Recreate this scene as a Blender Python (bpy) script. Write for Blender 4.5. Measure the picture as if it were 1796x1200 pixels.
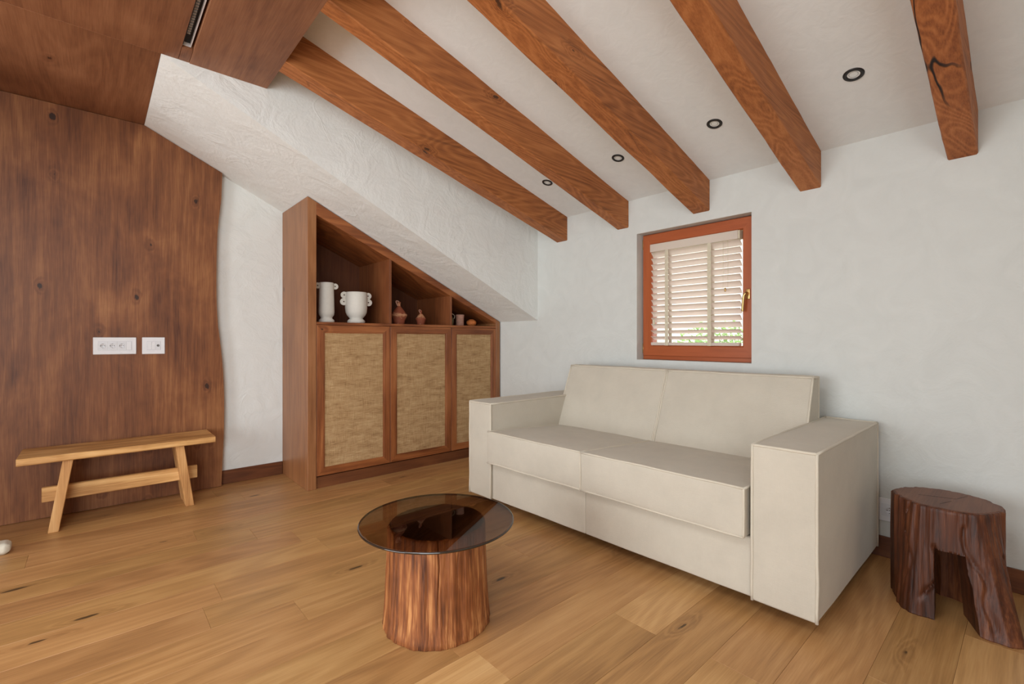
import bpy, bmesh, math, random
from mathutils import Vector, Matrix, noise
random.seed(7)
PI = math.pi
D = bpy.data
COL = bpy.context.scene.collection
for o in list(D.objects): D.objects.remove(o)

# ------------------------------------------------------------------ camera, world, lights, exposure
TH = math.atan2(917, 820)
sc = bpy.context.scene
cam = D.objects.new('camera', D.cameras.new('camera')); COL.objects.link(cam)
cam.location = (0, 0, 1.15)
cam.rotation_euler = (PI/2, 0, TH-PI/2)
cam.data.sensor_width = 36; cam.data.lens = 820/1796*36; cam.data.shift_y = -4/1796
cam.data.clip_start = .02
sc.camera = cam
w = D.worlds.new('sky'); sc.world = w; w.use_nodes = True
bg = w.node_tree.nodes['Background']
bg.inputs[0].default_value = (.90, .96, 1.0, 1); bg.inputs[1].default_value = 3.2
sc.view_settings.view_transform = 'Standard'; sc.view_settings.look = 'None'
sc.view_settings.gamma = 1; sc.view_settings.use_curve_mapping = False
sc.view_settings.exposure = 0.0

ZFILL = 2.70
def area(name, loc, direction, sx, sy, power, col):
    l = D.lights.new(name, 'AREA'); l.shape = 'RECTANGLE'; l.size = sx; l.size_y = sy
    l.energy = power; l.color = col
    o = D.objects.new(name, l); COL.objects.link(o); o.location = loc
    o.rotation_euler = Vector(direction).to_track_quat('-Z', 'Y').to_euler()
    return o
# daylight entering by the glazed opening in the rear wall (outside the view), plus two added fills
area('daylight_rear', (-4.16, 1.7, 1.25), (1, 0, 0), 2.8, 2.2, 128, (.88, .95, 1.0))
area('overhead_fill', (-.5, .95, ZFILL), (0, 0, -1), 1.5, 1.5, 50, (.89, .96, 1.0))  # added lamp above the view, brightens seat tops and floor
area('back_fill', (-2.1, -1.37, 1.3), (0, 1, 0), 2.8, 2.0, 88, (.88, .95, 1.0))  # added fill for the cabinet front, bulkhead face and left wall

# ------------------------------------------------------------------ materials
def s2l(c):
    return tuple(((v/255)/12.92 if v <= 10 else (((v/255)+.055)/1.055)**2.4) for v in c) + (1,)

class NT:
    def __init__(s, name):
        s.m = D.materials.new(name); s.m.use_nodes = True
        s.t = s.m.node_tree; s.b = s.t.nodes['Principled BSDF']
        s.out = s.t.nodes['Material Output']
    def n(s, typ, **kw):
        nd = s.t.nodes.new(typ)
        for k, v in kw.items():
            if k.startswith('i_'):
                key = k[2:]
                key = int(key) if key.isdigit() else key
                nd.inputs[key].default_value = v
            else: setattr(nd, k, v)
        return nd
    def l(s, a, b): s.t.links.new(a, b)
    def math(s, op, a, b=None, c=None, clamp=False):
        nd = s.n('ShaderNodeMath', operation=op, use_clamp=clamp)
        for i, v in enumerate((a, b, c)):
            if v is None: continue
            if isinstance(v, (int, float)): nd.inputs[i].default_value = v
            else: s.l(v, nd.inputs[i])
        return nd.outputs[0]
    def ramp(s, fac, stops):
        r = s.n('ShaderNodeValToRGB'); e = r.color_ramp.elements
        while len(e) < len(stops): e.new(.5)
        for i, (p, c) in enumerate(stops): e[i].position = p; e[i].color = c
        s.l(fac, r.inputs[0]); return r.outputs[0]
    def smooth(s, v, a, b, lo=0., hi=1.):
        nd = s.n('ShaderNodeMapRange', interpolation_type='SMOOTHSTEP')
        s.l(v, nd.inputs[0]); nd.inputs[1].default_value = a; nd.inputs[2].default_value = b
        nd.inputs[3].default_value = lo; nd.inputs[4].default_value = hi
        return nd.outputs[0]
    def noise(s, vec, scale, detail=3, rough=.5, dist=0.):
        nd = s.n('ShaderNodeTexNoise'); nd.inputs['Scale'].default_value = scale
        nd.inputs['Detail'].default_value = detail; nd.inputs['Roughness'].default_value = rough
        nd.inputs['Distortion'].default_value = dist
        s.l(vec, nd.inputs['Vector']); return nd.outputs[0]
    def coords(s, scale=(1, 1, 1), rand=True):
        tc = s.n('ShaderNodeTexCoord')
        v = tc.outputs['Object']
        if rand:
            oi = s.n('ShaderNodeObjectInfo')
            k = s.math('MULTIPLY', oi.outputs['Random'], 61.7)
            cx = s.n('ShaderNodeCombineXYZ'); s.l(k, cx.inputs[0]); s.l(s.math('MULTIPLY', k, 1.7), cx.inputs[1]); s.l(s.math('MULTIPLY', k, .6), cx.inputs[2])
            ad = s.n('ShaderNodeVectorMath', operation='ADD'); s.l(v, ad.inputs[0]); s.l(cx.outputs[0], ad.inputs[1]); v = ad.outputs[0]
        mp = s.n('ShaderNodeMapping'); s.l(v, mp.inputs[0]); mp.inputs['Scale'].default_value = scale
        return mp.outputs[0]
    def bump(s, h, strength, dist):
        b = s.n('ShaderNodeBump'); b.inputs['Strength'].default_value = strength; b.inputs['Distance'].default_value = dist
        s.l(h, b.inputs['Height']); s.l(b.outputs[0], s.b.inputs['Normal']); return b

def wood(name, dark, mid, light, axis='x', contour=.22, streak=.3, knots=.5, kscale=2.2, rough=.5, bump=.25, var=.0, cracks=0, cscale=1.0, mott=.35, lo=.30, hi=.70, spec=.4, huevar=0, ksize=.03, rfreq=70, kst=.45):
    N = NT(name)
    st = {'x': (.13, 1, 1), 'y': (1, .13, 1), 'z': (1, 1, .13)}[axis]
    st2 = {'x': (.035, 1, 1), 'y': (1, .035, 1), 'z': (1, 1, .035)}[axis]
    stk = {'x': (kst, 1, 1), 'y': (1, kst, 1), 'z': (1, 1, kst)}[axis]
    c1 = N.coords(st); c2 = N.coords(st2); ck = N.coords(stk)
    # knots: sparse cells
    vo = N.n('ShaderNodeTexVoronoi', voronoi_dimensions='2D'); vo.inputs['Scale'].default_value = kscale
    sx = N.n('ShaderNodeSeparateXYZ'); N.l(ck, sx.inputs[0]); ia = 'xyz'.index(axis); ob = [q for q in range(3) if q != ia]
    cb = N.n('ShaderNodeCombineXYZ'); N.l(sx.outputs[ia], cb.inputs[0]); N.l(N.math('ADD', sx.outputs[ob[0]], sx.outputs[ob[1]]), cb.inputs[1])
    N.l(cb.outputs[0], vo.inputs['Vector'])
    sep = N.n('ShaderNodeSeparateColor'); N.l(vo.outputs['Color'], sep.inputs[0])
    has = N.math('GREATER_THAN', sep.outputs[0], 1-knots)
    wob = N.noise(ck, 26, 3, .6)
    dd = N.math('ADD', vo.outputs['Distance'], N.math('MULTIPLY', N.math('SUBTRACT', wob, .5), .16))
    siz = N.math('ADD', N.math('MULTIPLY', sep.outputs[1], ksize), ksize*.45)
    kn = N.math('MULTIPLY', N.smooth(N.math('SUBTRACT', dd, siz), -.012, .012, 1, 0), has)
    halo = N.math('MULTIPLY', N.smooth(dd, .02, .20, 1, 0), has)
    field = N.math('ADD', N.noise(c1, 2.6*cscale, 2, .5, .3), N.math('MULTIPLY', halo, .12))
    ring = N.math('ADD', N.math('MULTIPLY', N.math('SINE', N.math('MULTIPLY', field, rfreq)), .5), .5)
    ring = N.math('POWER', ring, 1.6)
    stre = N.noise(c2, 42, 4, .65)
    fine = N.noise(c2, 190, 2, .6)
    mo = N.noise(ck, 3.2, 4, .6, .4)
    f = N.math('MULTIPLY', mo, mott)
    f = N.math('ADD', f, N.math('MULTIPLY', stre, streak))
    f = N.math('ADD', f, N.math('MULTIPLY', ring, contour))
    f = N.math('ADD', f, N.math('MULTIPLY', fine, .25))
    tot = mott+streak+contour+.25
    f = N.math('DIVIDE', f, tot)
    f = N.math('SUBTRACT', f, N.math('MULTIPLY', halo, .06))
    col = N.ramp(f, [(lo, s2l(dark)), ((lo+hi)/2, s2l(mid)), (hi, s2l(light))])
    mx = N.n('ShaderNodeMixRGB', blend_type='MIX'); N.l(N.math('MULTIPLY', kn, .85), mx.inputs[0]); N.l(col, mx.inputs[1])
    mx.inputs[2].default_value = s2l(tuple(v*.38 for v in dark)); col = mx.outputs[0]
    h = N.math('ADD', N.math('MULTIPLY', stre, .6), N.math('MULTIPLY', fine, .4))
    if cracks:
        cn = N.noise(c2, 7, 2, .4, .15)
        cr = N.smooth(N.math('ABSOLUTE', N.math('SUBTRACT', cn, .5)), .004, .014, 1, 0)
        gate = N.smooth(N.noise(c1, 5, 1), .5, .62)
        cr = N.math('MULTIPLY', N.math('MULTIPLY', cr, gate), cracks)
        mx = N.n('ShaderNodeMixRGB'); N.l(cr, mx.inputs[0]); N.l(col, mx.inputs[1]); mx.inputs[2].default_value = s2l((28, 14, 8)); col = mx.outputs[0]
        h = N.math('SUBTRACT', h, N.math('MULTIPLY', cr, 2.5))
    if var:
        oi = N.n('ShaderNodeObjectInfo')
        hs = N.n('ShaderNodeHueSaturation'); N.l(col, hs.inputs['Color'])
        N.l(N.math('ADD', N.math('MULTIPLY', oi.outputs['Random'], var), 1-var/2), hs.inputs['Value'])
        if huevar:
            r2 = N.math('FRACT', N.math('MULTIPLY', oi.outputs['Random'], 17.3))
            N.l(N.math('ADD', N.math('MULTIPLY', r2, huevar), .5-huevar/2), hs.inputs['Hue'])
        col = hs.outputs[0]
    N.l(col, N.b.inputs['Base Color'])
    N.b.inputs['Roughness'].default_value = rough
    N.b.inputs['Specular IOR Level'].default_value = spec
    N.bump(h, bump, .004)
    return N.m

def plain(name, col, rough=.5, metal=0, spec=.5, bumps=0, bscale=60, mottle=0):
    N = NT(name); N.b.inputs['Base Color'].default_value = s2l(col)
    N.b.inputs['Roughness'].default_value = rough; N.b.inputs['Metallic'].default_value = metal
    N.b.inputs['Specular IOR Level'].default_value = spec
    c = N.coords()
    nz = N.noise(c, bscale, 3)
    m = mottle or .04
    N.l(N.ramp(nz, [(.3, s2l(tuple(v*(1-m) for v in col))), (.7, s2l(tuple(min(255, v*(1+m)) for v in col)))]), N.b.inputs['Base Color'])
    if bumps: N.bump(nz, bumps, .003)
    return N.m

def plaster(name, col, strength, dist, big=1.0, rid=.05):
    N = NT(name); c = N.coords(rand=False)
    n1 = N.noise(c, 5.5*big, 4, .55, 1.2)         # trowel sweeps
    ridge = N.smooth(N.math('ABSOLUTE', N.math('SUBTRACT', N.noise(c, 3.1*big, 3, .5, 1.6), .5)), 0, .035, 1, 0)
    n2 = N.noise(c, 60, 4, .6)
    gate = N.smooth(N.noise(c, 1.7, 2), .47, .62)
    h = N.math('ADD', N.math('MULTIPLY', n1, 1.2), N.math('ADD', N.math('MULTIPLY', N.math('MULTIPLY', ridge, gate), rid), N.math('MULTIPLY', n2, .16)))
    N.bump(h, strength, dist)
    N.l(N.ramp(n1, [(.3, s2l(tuple(v-3 for v in col))), (.7, s2l(tuple(min(255, v+2) for v in col)))]), N.b.inputs['Base Color'])
    N.b.inputs['Roughness'].default_value = .88; N.b.inputs['Specular IOR Level'].default_value = .25
    return N.m

def fabric(name, col):
    N = NT(name); c = N.coords()
    n1 = N.noise(c, 6, 4, .6); n2 = N.noise(c, 420, 2, .6)
    cs = N.coords((1, 1, .12)); n3 = N.noise(cs, 330, 2)
    cs2 = N.coords((.12, .12, 1)); n4 = N.noise(cs2, 330, 2)
    f = N.math('ADD', N.math('MULTIPLY', n1, .6), N.math('ADD', N.math('MULTIPLY', n3, .14), N.math('MULTIPLY', n4, .14)))
    N.l(N.ramp(f, [(.3, s2l(tuple(v*.965 for v in col))), (.7, s2l(tuple(min(255, v*1.03) for v in col)))]), N.b.inputs['Base Color'])
    N.b.inputs['Roughness'].default_value = .95; N.b.inputs['Specular IOR Level'].default_value = .15
    N.b.inputs['Sheen Weight'].default_value = .15
    N.bump(N.math('ADD', n2, N.math('ADD', n3, n4)), .35, .0015)
    return N.m

def rattan(name):
    N = NT(name)
    c = N.coords((.06, 1, 1)); cv = N.coords((1, 1, .05))
    h1 = N.noise(c, 240, 3, .7); v1 = N.noise(cv, 230, 2, .5)
    big = N.noise(N.coords((.25, 1, 1)), 28, 4, .6)
    f = N.math('ADD', N.math('MULTIPLY', h1, .5), N.math('ADD', N.math('MULTIPLY', v1, .25), N.math('MULTIPLY', big, .35)))
    N.l(N.ramp(f, [(.34, s2l((112, 80, 48))), (.50, s2l((170, 134, 92))), (.68, s2l((200, 168, 124)))]), N.b.inputs['Base Color'])
    N.b.inputs['Roughness'].default_value = .8; N.b.inputs['Specular IOR Level'].default_value = .25
    N.bump(N.math('ADD', h1, v1), .8, .004)
    return N.m

M = {}
M['wall'] = plaster('lime_plaster', (208, 209, 204), .40, .014, 1.1, .05)
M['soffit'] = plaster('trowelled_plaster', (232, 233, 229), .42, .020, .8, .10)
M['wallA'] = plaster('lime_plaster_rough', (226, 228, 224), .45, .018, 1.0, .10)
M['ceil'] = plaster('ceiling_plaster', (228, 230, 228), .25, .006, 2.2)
M['panel'] = wood('stained_oak_panel', (78, 40, 20), (128, 78, 44), (166, 112, 68), 'z', contour=.06, streak=.22, knots=.5, kscale=4.6, rough=.5, bump=.25, mott=.5, lo=.32, hi=.68, ksize=.035, kst=.6)
M['panelc'] = wood('stained_oak_ceiling', (104, 64, 42), (140, 92, 62), (164, 114, 80), 'y', contour=.06, streak=.2, knots=.3, kscale=3.4, rough=.5, bump=.15, mott=.48, lo=.33, hi=.67, ksize=.03)
M['cab'] = wood('cabinet_oak_sheen', (106, 63, 36), (147, 97, 60), (172, 120, 80), 'z', contour=.06, knots=.12, kscale=3, rough=.38, bump=.12, mott=.3, lo=.26, hi=.74, ksize=.02)  # side panels: paler and greyer, with reflected sheen put into the colour
M['cabf'] = wood('cabinet_door_oak', (98, 50, 24), (144, 84, 46), (172, 110, 64), 'z', contour=.12, knots=.15, kscale=4, rough=.42, bump=.15, mott=.35, lo=.33, hi=.68, ksize=.03)
M['cabh'] = wood('cabinet_oak_horizontal', (98, 50, 24), (144, 84, 45), (172, 108, 62), 'x', contour=.14, knots=.15, kscale=4, rough=.42, bump=.15, mott=.35, lo=.33, hi=.68, ksize=.03)
M['cabd'] = wood('cabinet_divider', (92, 48, 24), (126, 72, 40), (148, 92, 54), 'z', contour=.06, knots=.1, rough=.5, bump=.12, mott=.35, lo=.32, hi=.68)
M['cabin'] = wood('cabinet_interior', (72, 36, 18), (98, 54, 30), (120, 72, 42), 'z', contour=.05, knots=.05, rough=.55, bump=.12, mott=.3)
M['beam'] = wood('beam_oak', (122, 68, 30), (170, 103, 54), (196, 128, 74), 'x', contour=.10, streak=.28, knots=.4, kscale=4.2, rough=.62, bump=.4, var=.08, cracks=.3, cscale=1.4, lo=.32, hi=.70, ksize=.035, rfreq=150)
M['beamc'] = wood('beam_oak_cracked', (116, 62, 28), (168, 100, 53), (194, 125, 73), 'x', contour=.11, streak=.28, knots=.5, kscale=4.2, rough=.65, bump=.6, cracks=1, cscale=1.5, lo=.32, hi=.70, ksize=.04, rfreq=150)
M['floor'] = wood('oak_floor', (142, 101, 60), (176, 130, 80), (198, 153, 100), 'x', contour=.09, streak=.2, knots=.42, kscale=4.6, rough=.40, bump=.05, var=.13, mott=.42, huevar=.008, lo=.30, hi=.70, ksize=.03, rfreq=110, kst=.26)
M['floorl'] = wood('oak_floor_light', (166, 124, 76), (198, 152, 98), (216, 174, 120), 'x', contour=.09, streak=.2, knots=.2, kscale=4.6, rough=.40, bump=.05, mott=.42, lo=.30, hi=.70, ksize=.03, rfreq=110, kst=.26)
M['bench'] = wood('pale_oak', (156, 104, 54), (206, 156, 96), (232, 188, 128), 'x', contour=.12, streak=.25, knots=.3, kscale=6, rough=.5, bump=.35, mott=.38, lo=.34, hi=.66, ksize=.02)
M['benchz'] = wood('pale_oak_upright', (152, 100, 54), (198, 146, 90), (222, 176, 120), 'z', contour=.12, streak=.25, knots=.25, kscale=6, rough=.5, bump=.3, mott=.38, lo=.34, hi=.66, ksize=.02)
M['base'] = wood('baseboard_oak', (78, 42, 22), (108, 62, 34), (130, 80, 46), 'x', contour=.12, knots=.1, rough=.5)
M['basey'] = wood('baseboard_oak_y', (78, 42, 22), (108, 62, 34), (130, 80, 46), 'y', contour=.12, knots=.1, rough=.5)
M['winf'] = wood('orange_lacquered_pine', (144, 70, 34), (168, 86, 46), (182, 100, 56), 'z', contour=.05, knots=.0, rough=.35, bump=.05, mott=.2, lo=.25, hi=.75)
M['winfy'] = wood('orange_lacquered_pine_y', (144, 70, 34), (168, 86, 46), (182, 100, 56), 'y', contour=.05, knots=.0, rough=.35, bump=.05, mott=.2, lo=.25, hi=.75)
M['stump'] = wood('stump_oak', (70, 36, 20), (140, 82, 44), (206, 146, 90), 'z', contour=.06, streak=.55, knots=.08, rough=.5, bump=1.0, mott=.7, lo=.40, hi=.60, ksize=.02)
M['stumpt'] = wood('stump_end_grain', (34, 18, 11), (52, 29, 17), (70, 42, 26), 'x', contour=.15, streak=.2, knots=0, rough=.6, bump=.15)
M['stool'] = wood('stool_wood', (42, 18, 8), (86, 44, 22), (134, 80, 46), 'z', contour=.06, streak=.5, knots=.1, rough=.5, bump=.8, mott=.7, lo=.38, hi=.63)
M['fabric'] = fabric('cream_fabric', (196, 187, 171))
M['piping'] = fabric('cream_piping', (204, 194, 176))
M['rattan'] = rattan('woven_cane')
M['white'] = plain('white_plastic', (228, 228, 230), .3, bscale=30, mottle=.01)
M['module'] = plain('white_module', (218, 219, 222), .35, mottle=.01)
M['black'] = plain('black_holes', (18, 17, 17), .6)
M['blackm'] = plain('black_metal', (26, 24, 23), .4, spec=.5)
M['chrome'] = plain('brushed_chrome', (190, 188, 184), .28, 1)
M['brass'] = plain('champagne_brass', (196, 160, 104), .3, 1)
M['ceram'] = plain('matte_white_ceramic', (218, 213, 203), .65, spec=.3, bumps=.04, bscale=60, mottle=.01)
M['fin'] = plain('grey_vent_fin', (170, 168, 164), .5)
M['olive'] = plain('olive_glaze', (104, 98, 66), .45, mottle=.12, bscale=30)
M['wire'] = plain('pale_wire', (190, 180, 160), .5)
M['pink'] = plain('pinkish_clay', (190, 142, 122), .8, mottle=.06, bscale=50, bumps=.15)
M['orange'] = plain('orange_clay', (200, 116, 56), .75, mottle=.08, bscale=40)
M['cream'] = plain('cream_block', (208, 200, 182), .7)
M['slat'] = None
M['subfloor'] = plain('dark_screed', (60, 40, 26), .9)
M['outwall'] = plain('warm_stucco', (236, 222, 210), .9, bumps=.2)
M['grass'] = plain('grass', (118, 138, 84), .9, mottle=.25, bscale=8)
M['leaf'] = plain('leaves', (132, 160, 92), .7, mottle=.3, bscale=9)
M['rooft'] = plain('roof_tiles', (178, 104, 74), .8, mottle=.15, bscale=9)

def clay_banded():
    N = NT('banded_red_clay'); tc = N.n('ShaderNodeTexCoord')
    sp = N.n('ShaderNodeSeparateXYZ'); N.l(tc.outputs['Object'], sp.inputs[0])
    c = N.coords((1, 1, 2.5)); n = N.noise(c, 22, 3, .5, 1.5)
    z = N.math('ADD', N.math('MULTIPLY', sp.outputs[2], 26), N.math('MULTIPLY', n, 2.2))
    s = N.smooth(N.math('SINE', N.math('MULTIPLY', z, 2.4)), .35, .8)
    N.l(N.ramp(s, [(.0, s2l((146, 76, 50))), (1, s2l((194, 138, 100)))]), N.b.inputs['Base Color'])
    N.b.inputs['Roughness'].default_value = .7
    return N.m
M['clay'] = clay_banded()

def slatmat():
    N = NT('white_blind_slat'); N.b.inputs['Base Color'].default_value = s2l((236, 226, 216))
    N.b.inputs['Roughness'].default_value = .5
    tr = N.n('ShaderNodeBsdfTranslucent'); tr.inputs[0].default_value = s2l((240, 228, 222))
    mx = N.n('ShaderNodeMixShader'); mx.inputs[0].default_value = .5
    N.l(N.b.outputs[0], mx.inputs[1]); N.l(tr.outputs[0], mx.inputs[2]); N.l(mx.outputs[0], N.out.inputs[0])
    return N.m
M['slat'] = slatmat()
M['tape'] = plain('beige_ladder_tape', (206, 196, 172), .8)

def glass(name, tint, rough=.0, ior=1.5):
    N = NT(name)
    t = N.n('ShaderNodeBsdfTransparent'); t.inputs[0].default_value = tint
    g = N.n('ShaderNodeBsdfGlossy'); g.inputs['Roughness'].default_value = rough
    fr = N.n('ShaderNodeFresnel'); ge = N.n('ShaderNodeNewGeometry')
    N.l(N.math('ADD', N.math('MULTIPLY', ge.outputs['Backfacing'], 1/ior-ior), ior), fr.inputs[0])
    mx = N.n('ShaderNodeMixShader'); N.l(fr.outputs[0], mx.inputs[0]); N.l(t.outputs[0], mx.inputs[1]); N.l(g.outputs[0], mx.inputs[2])
    N.l(mx.outputs[0], N.out.inputs[0])
    return N.m
M['glass'] = glass('window_glass', (.97, .98, .97, 1))
M['smoke'] = glass('smoked_glass', (.58, .50, .42, 1))
M['smokee'] = plain('smoked_glass_rim', (40, 30, 22), .1, spec=.8)

# ------------------------------------------------------------------ mesh helpers
def tag(o, label=None, cat=None, group=None, kind=None):
    for k, v in (('label', label), ('category', cat), ('group', group), ('kind', kind)):
        if v: o[k] = v
    return o
def link(name, me, mat, parent=None, off=None):
    o = D.objects.new(name, me); COL.objects.link(o)
    if mat is not None: me.materials.append(mat)
    if parent is not None:
        o.parent = parent
    return o
def root(name, loc, label, cat, group=None):
    o = D.objects.new(name, None); COL.objects.link(o); o.location = loc; o.empty_display_size = .1
    tag(o, label, cat, group); ORG[o.name] = Vector(loc); return o
ORG = {}
def mesh(name, verts, faces, mat, parent=None, smooth=False, origin=None):
    """verts in world space; origin of the object = parent's origin (or `origin`)"""
    if parent is not None: og = ORG[parent.name]
    else: og = Vector(origin) if origin is not None else Vector((0, 0, 0))
    me = D.meshes.new(name)
    me.from_pydata([tuple(Vector(v)-og) for v in verts], [], faces)
    bm = bmesh.new(); bm.from_mesh(me); bmesh.ops.recalc_face_normals(bm, faces=bm.faces); bm.to_mesh(me); bm.free()
    if smooth:
        for p in me.polygons: p.use_smooth = True
    o = link(name, me, mat, parent)
    if parent is None: o.location = og
    ORG[o.name] = og
    return o
def rebase(o, org):
    """move the mesh data so that a part's own origin is `org`"""
    d = org-ORG[o.name]
    for v in o.data.vertices: v.co -= d
    o.location = o.location+d if o.parent else org
    ORG[o.name] = org
def boxv(a, b):
    x0, y0, z0 = a; x1, y1, z1 = b
    return [(x0, y0, z0), (x1, y0, z0), (x1, y1, z0), (x0, y1, z0), (x0, y0, z1), (x1, y0, z1), (x1, y1, z1), (x0, y1, z1)]
BF = [(0, 3, 2, 1), (4, 5, 6, 7), (0, 1, 5, 4), (1, 2, 6, 5), (2, 3, 7, 6), (3, 0, 4, 7)]
def solid(name, verts, faces, mat, parent=None, bev=0., seg=1, smooth=False, origin=None):
    o = mesh(name, verts, faces, mat, parent, smooth, origin)
    if bev:
        bm = bmesh.new(); bm.from_mesh(o.data)
        bmesh.ops.bevel(bm, geom=list(bm.edges), offset=bev, segments=seg, affect='EDGES', profile=.6)
        bm.to_mesh(o.data); bm.free()
    return o
def box(name, a, b, mat, parent=None, bev=.0, seg=1, origin=None):
    return solid(name, boxv(a, b), BF, mat, parent, bev, seg, origin=origin)
def boxes(name, lst, mat, parent=None, origin=None):
    V = []; Fc = []
    for a, b in lst:
        k = len(V); V += boxv(a, b); Fc += [tuple(i+k for i in f) for f in BF]
    return mesh(name, V, Fc, mat, parent, origin=origin)
def prism(name, poly, ext, axis, mat, parent=None, bev=0., seg=1, origin=None):
    """poly in the two other axes (in xyz order), extruded over ext=(a,b) on axis"""
    V = []
    for e in ext:
        for p, q in poly:
            V.append({'x': (e, p, q), 'y': (p, e, q), 'z': (p, q, e)}[axis])
    n = len(poly)
    Fc = [tuple(range(n)), tuple(range(2*n-1, n-1, -1))]+[(i, (i+1) % n, n+(i+1) % n, n+i) for i in range(n)]
    return solid(name, V, Fc, mat, parent, bev, seg, origin=origin)
def lathe_data(prof, c, seg=32, close=False):
    V = []; Fc = []
    for r, z in prof:
        for i in range(seg):
            a = 2*PI*i/seg; V.append((c[0]+r*math.cos(a), c[1]+r*math.sin(a), c[2]+z))
    m = len(prof)
    for j in range(m-1):
        for i in range(seg): Fc.append((j*seg+i, j*seg+(i+1) % seg, (j+1)*seg+(i+1) % seg, (j+1)*seg+i))
    Fc.append(tuple(range(seg))[::-1]); Fc.append(tuple((m-1)*seg+i for i in range(seg)))
    return V, Fc
def lathe(name, prof, c, mat, parent=None, seg=32, smooth=True, origin=None):
    V, Fc = lathe_data(prof, c, seg)
    o = mesh(name, V, Fc, mat, parent, smooth, origin)
    return o
def tube_data(pts, r, seg=8, closed=False):
    pts = [Vector(p) for p in pts]; n = len(pts); V = []; Fc = []
    up = None
    for i, p in enumerate(pts):
        if closed: t = pts[(i+1) % n]-pts[i-1]
        else: t = pts[min(i+1, n-1)]-pts[max(i-1, 0)]
        t.normalize()
        if up is None: up = Vector((0, 0, 1)) if abs(t.z) < .9 else Vector((1, 0, 0))
        s = t.cross(up)
        if s.length < 1e-4: s = t.cross(Vector((1, 0, 0)) if abs(t.x) < .9 else Vector((0, 1, 0)))
        s.normalize(); u = s.cross(t).normalized(); up = u
        rr = r[i] if isinstance(r, (list, tuple)) else r
        for k in range(seg):
            a = 2*PI*k/seg; V.append(p+s*rr*math.cos(a)+u*rr*math.sin(a))
    for i in range(n if closed else n-1):
        j = (i+1) % n
        for k in range(seg): Fc.append((i*seg+k, i*seg+(k+1) % seg, j*seg+(k+1) % seg, j*seg+k))
    if not closed:
        Fc.append(tuple(range(seg))); Fc.append(tuple((n-1)*seg+k for k in range(seg)))
    return V, Fc
def tubes(name, paths, r, mat, parent=None, seg=8, closed=False, origin=None):
    V = []; Fc = []
    for p in paths:
        v, f = tube_data(p, r, seg, closed); k = len(V); V += v; Fc += [tuple(i+k for i in q) for q in f]
    return mesh(name, V, Fc, mat, parent, True, origin)
def rbox(name, a, b, r, mat, parent=None, puff=(0, 0, 0), warp=None, n=8, wob=0.):
    """soft rounded box between a and b; puff bulges the faces; warp maps local to world"""
    a = Vector(a); b = Vector(b); c = (a+b)/2; h = (b-a)/2
    V = []; Fc = []; idx = {}
    def lines(hh):
        rr = min(r, hh*.98)
        e = [hh, hh-rr*.3, hh-rr*.7, hh-rr]
        mid = [-(hh-rr)+2*(hh-rr)*i/n for i in range(1, n)]
        return [-q for q in e]+mid+e[::-1]
    L = [lines(h[i]) for i in range(3)]
    def add(p):
        k = (round(p[0], 6), round(p[1], 6), round(p[2], 6))
        if k in idx: return idx[k]
        q = Vector(p)
        rr = min(r, min(h)*.98)
        inn = Vector([max(-(h[i]-rr), min(h[i]-rr, q[i])) for i in range(3)])
        d = q-inn
        if d.length > 1e-9: q = inn+d.normalized()*rr
        u = [p[i]/h[i] for i in range(3)]
        for i in range(3):
            if abs(abs(p[i])-h[i]) < 1e-7:
                j, kk = (i+1) % 3, (i+2) % 3
                q[i] += math.copysign(puff[i]*(1-u[j]**4)*(1-u[kk]**4), p[i])
        w_ = q+c
        if wob:
            w_ = w_+Vector((noise.noise(w_*5+Vector((3, 0, 0))), noise.noise(w_*5+Vector((0, 7, 0))), noise.noise(w_*5)))*wob
        if warp: w_ = Vector(warp(*w_))
        V.append(w_); idx[k] = len(V)-1; return idx[k]
    for ax in range(3):
        j, k = (ax+1) % 3, (ax+2) % 3
        for s in (-1, 1):
            for i1 in range(len(L[j])-1):
                for i2 in range(len(L[k])-1):
                    quad = []
                    for (p, q) in ((i1, i2), (i1+1, i2), (i1+1, i2+1), (i1, i2+1)):
                        v = [0, 0, 0]; v[ax] = s*h[ax]; v[j] = L[j][p]; v[k] = L[k][q]; quad.append(add(v))
                    if len(set(quad)) == 4: Fc.append(tuple(quad))
    return mesh(name, V, Fc, mat, parent, True)
def copy_tree(o, parent=None, loc=None):
    c = o.copy(); COL.objects.link(c); c.parent = parent
    if loc is not None: c.location = loc
    for ch in list(o.children): copy_tree(ch, c)
    return c

# ------------------------------------------------------------------ room dimensions
XB, YA, XL, YF = 3.13, 4.31, -4.20, -1.40      # right wall, left wall (behind panel), rear wall, back wall
ZW = 2.69                                       # wooden ceiling
CS = .2805
def zc(x): return 2.238+CS*(XB-x)               # sloping plaster ceiling
YS = 3.136                                      # face of the sloping bulkhead
def zs(x): return 1.333+.4745*(XB-x)            # its underside
X0 = .27

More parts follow.
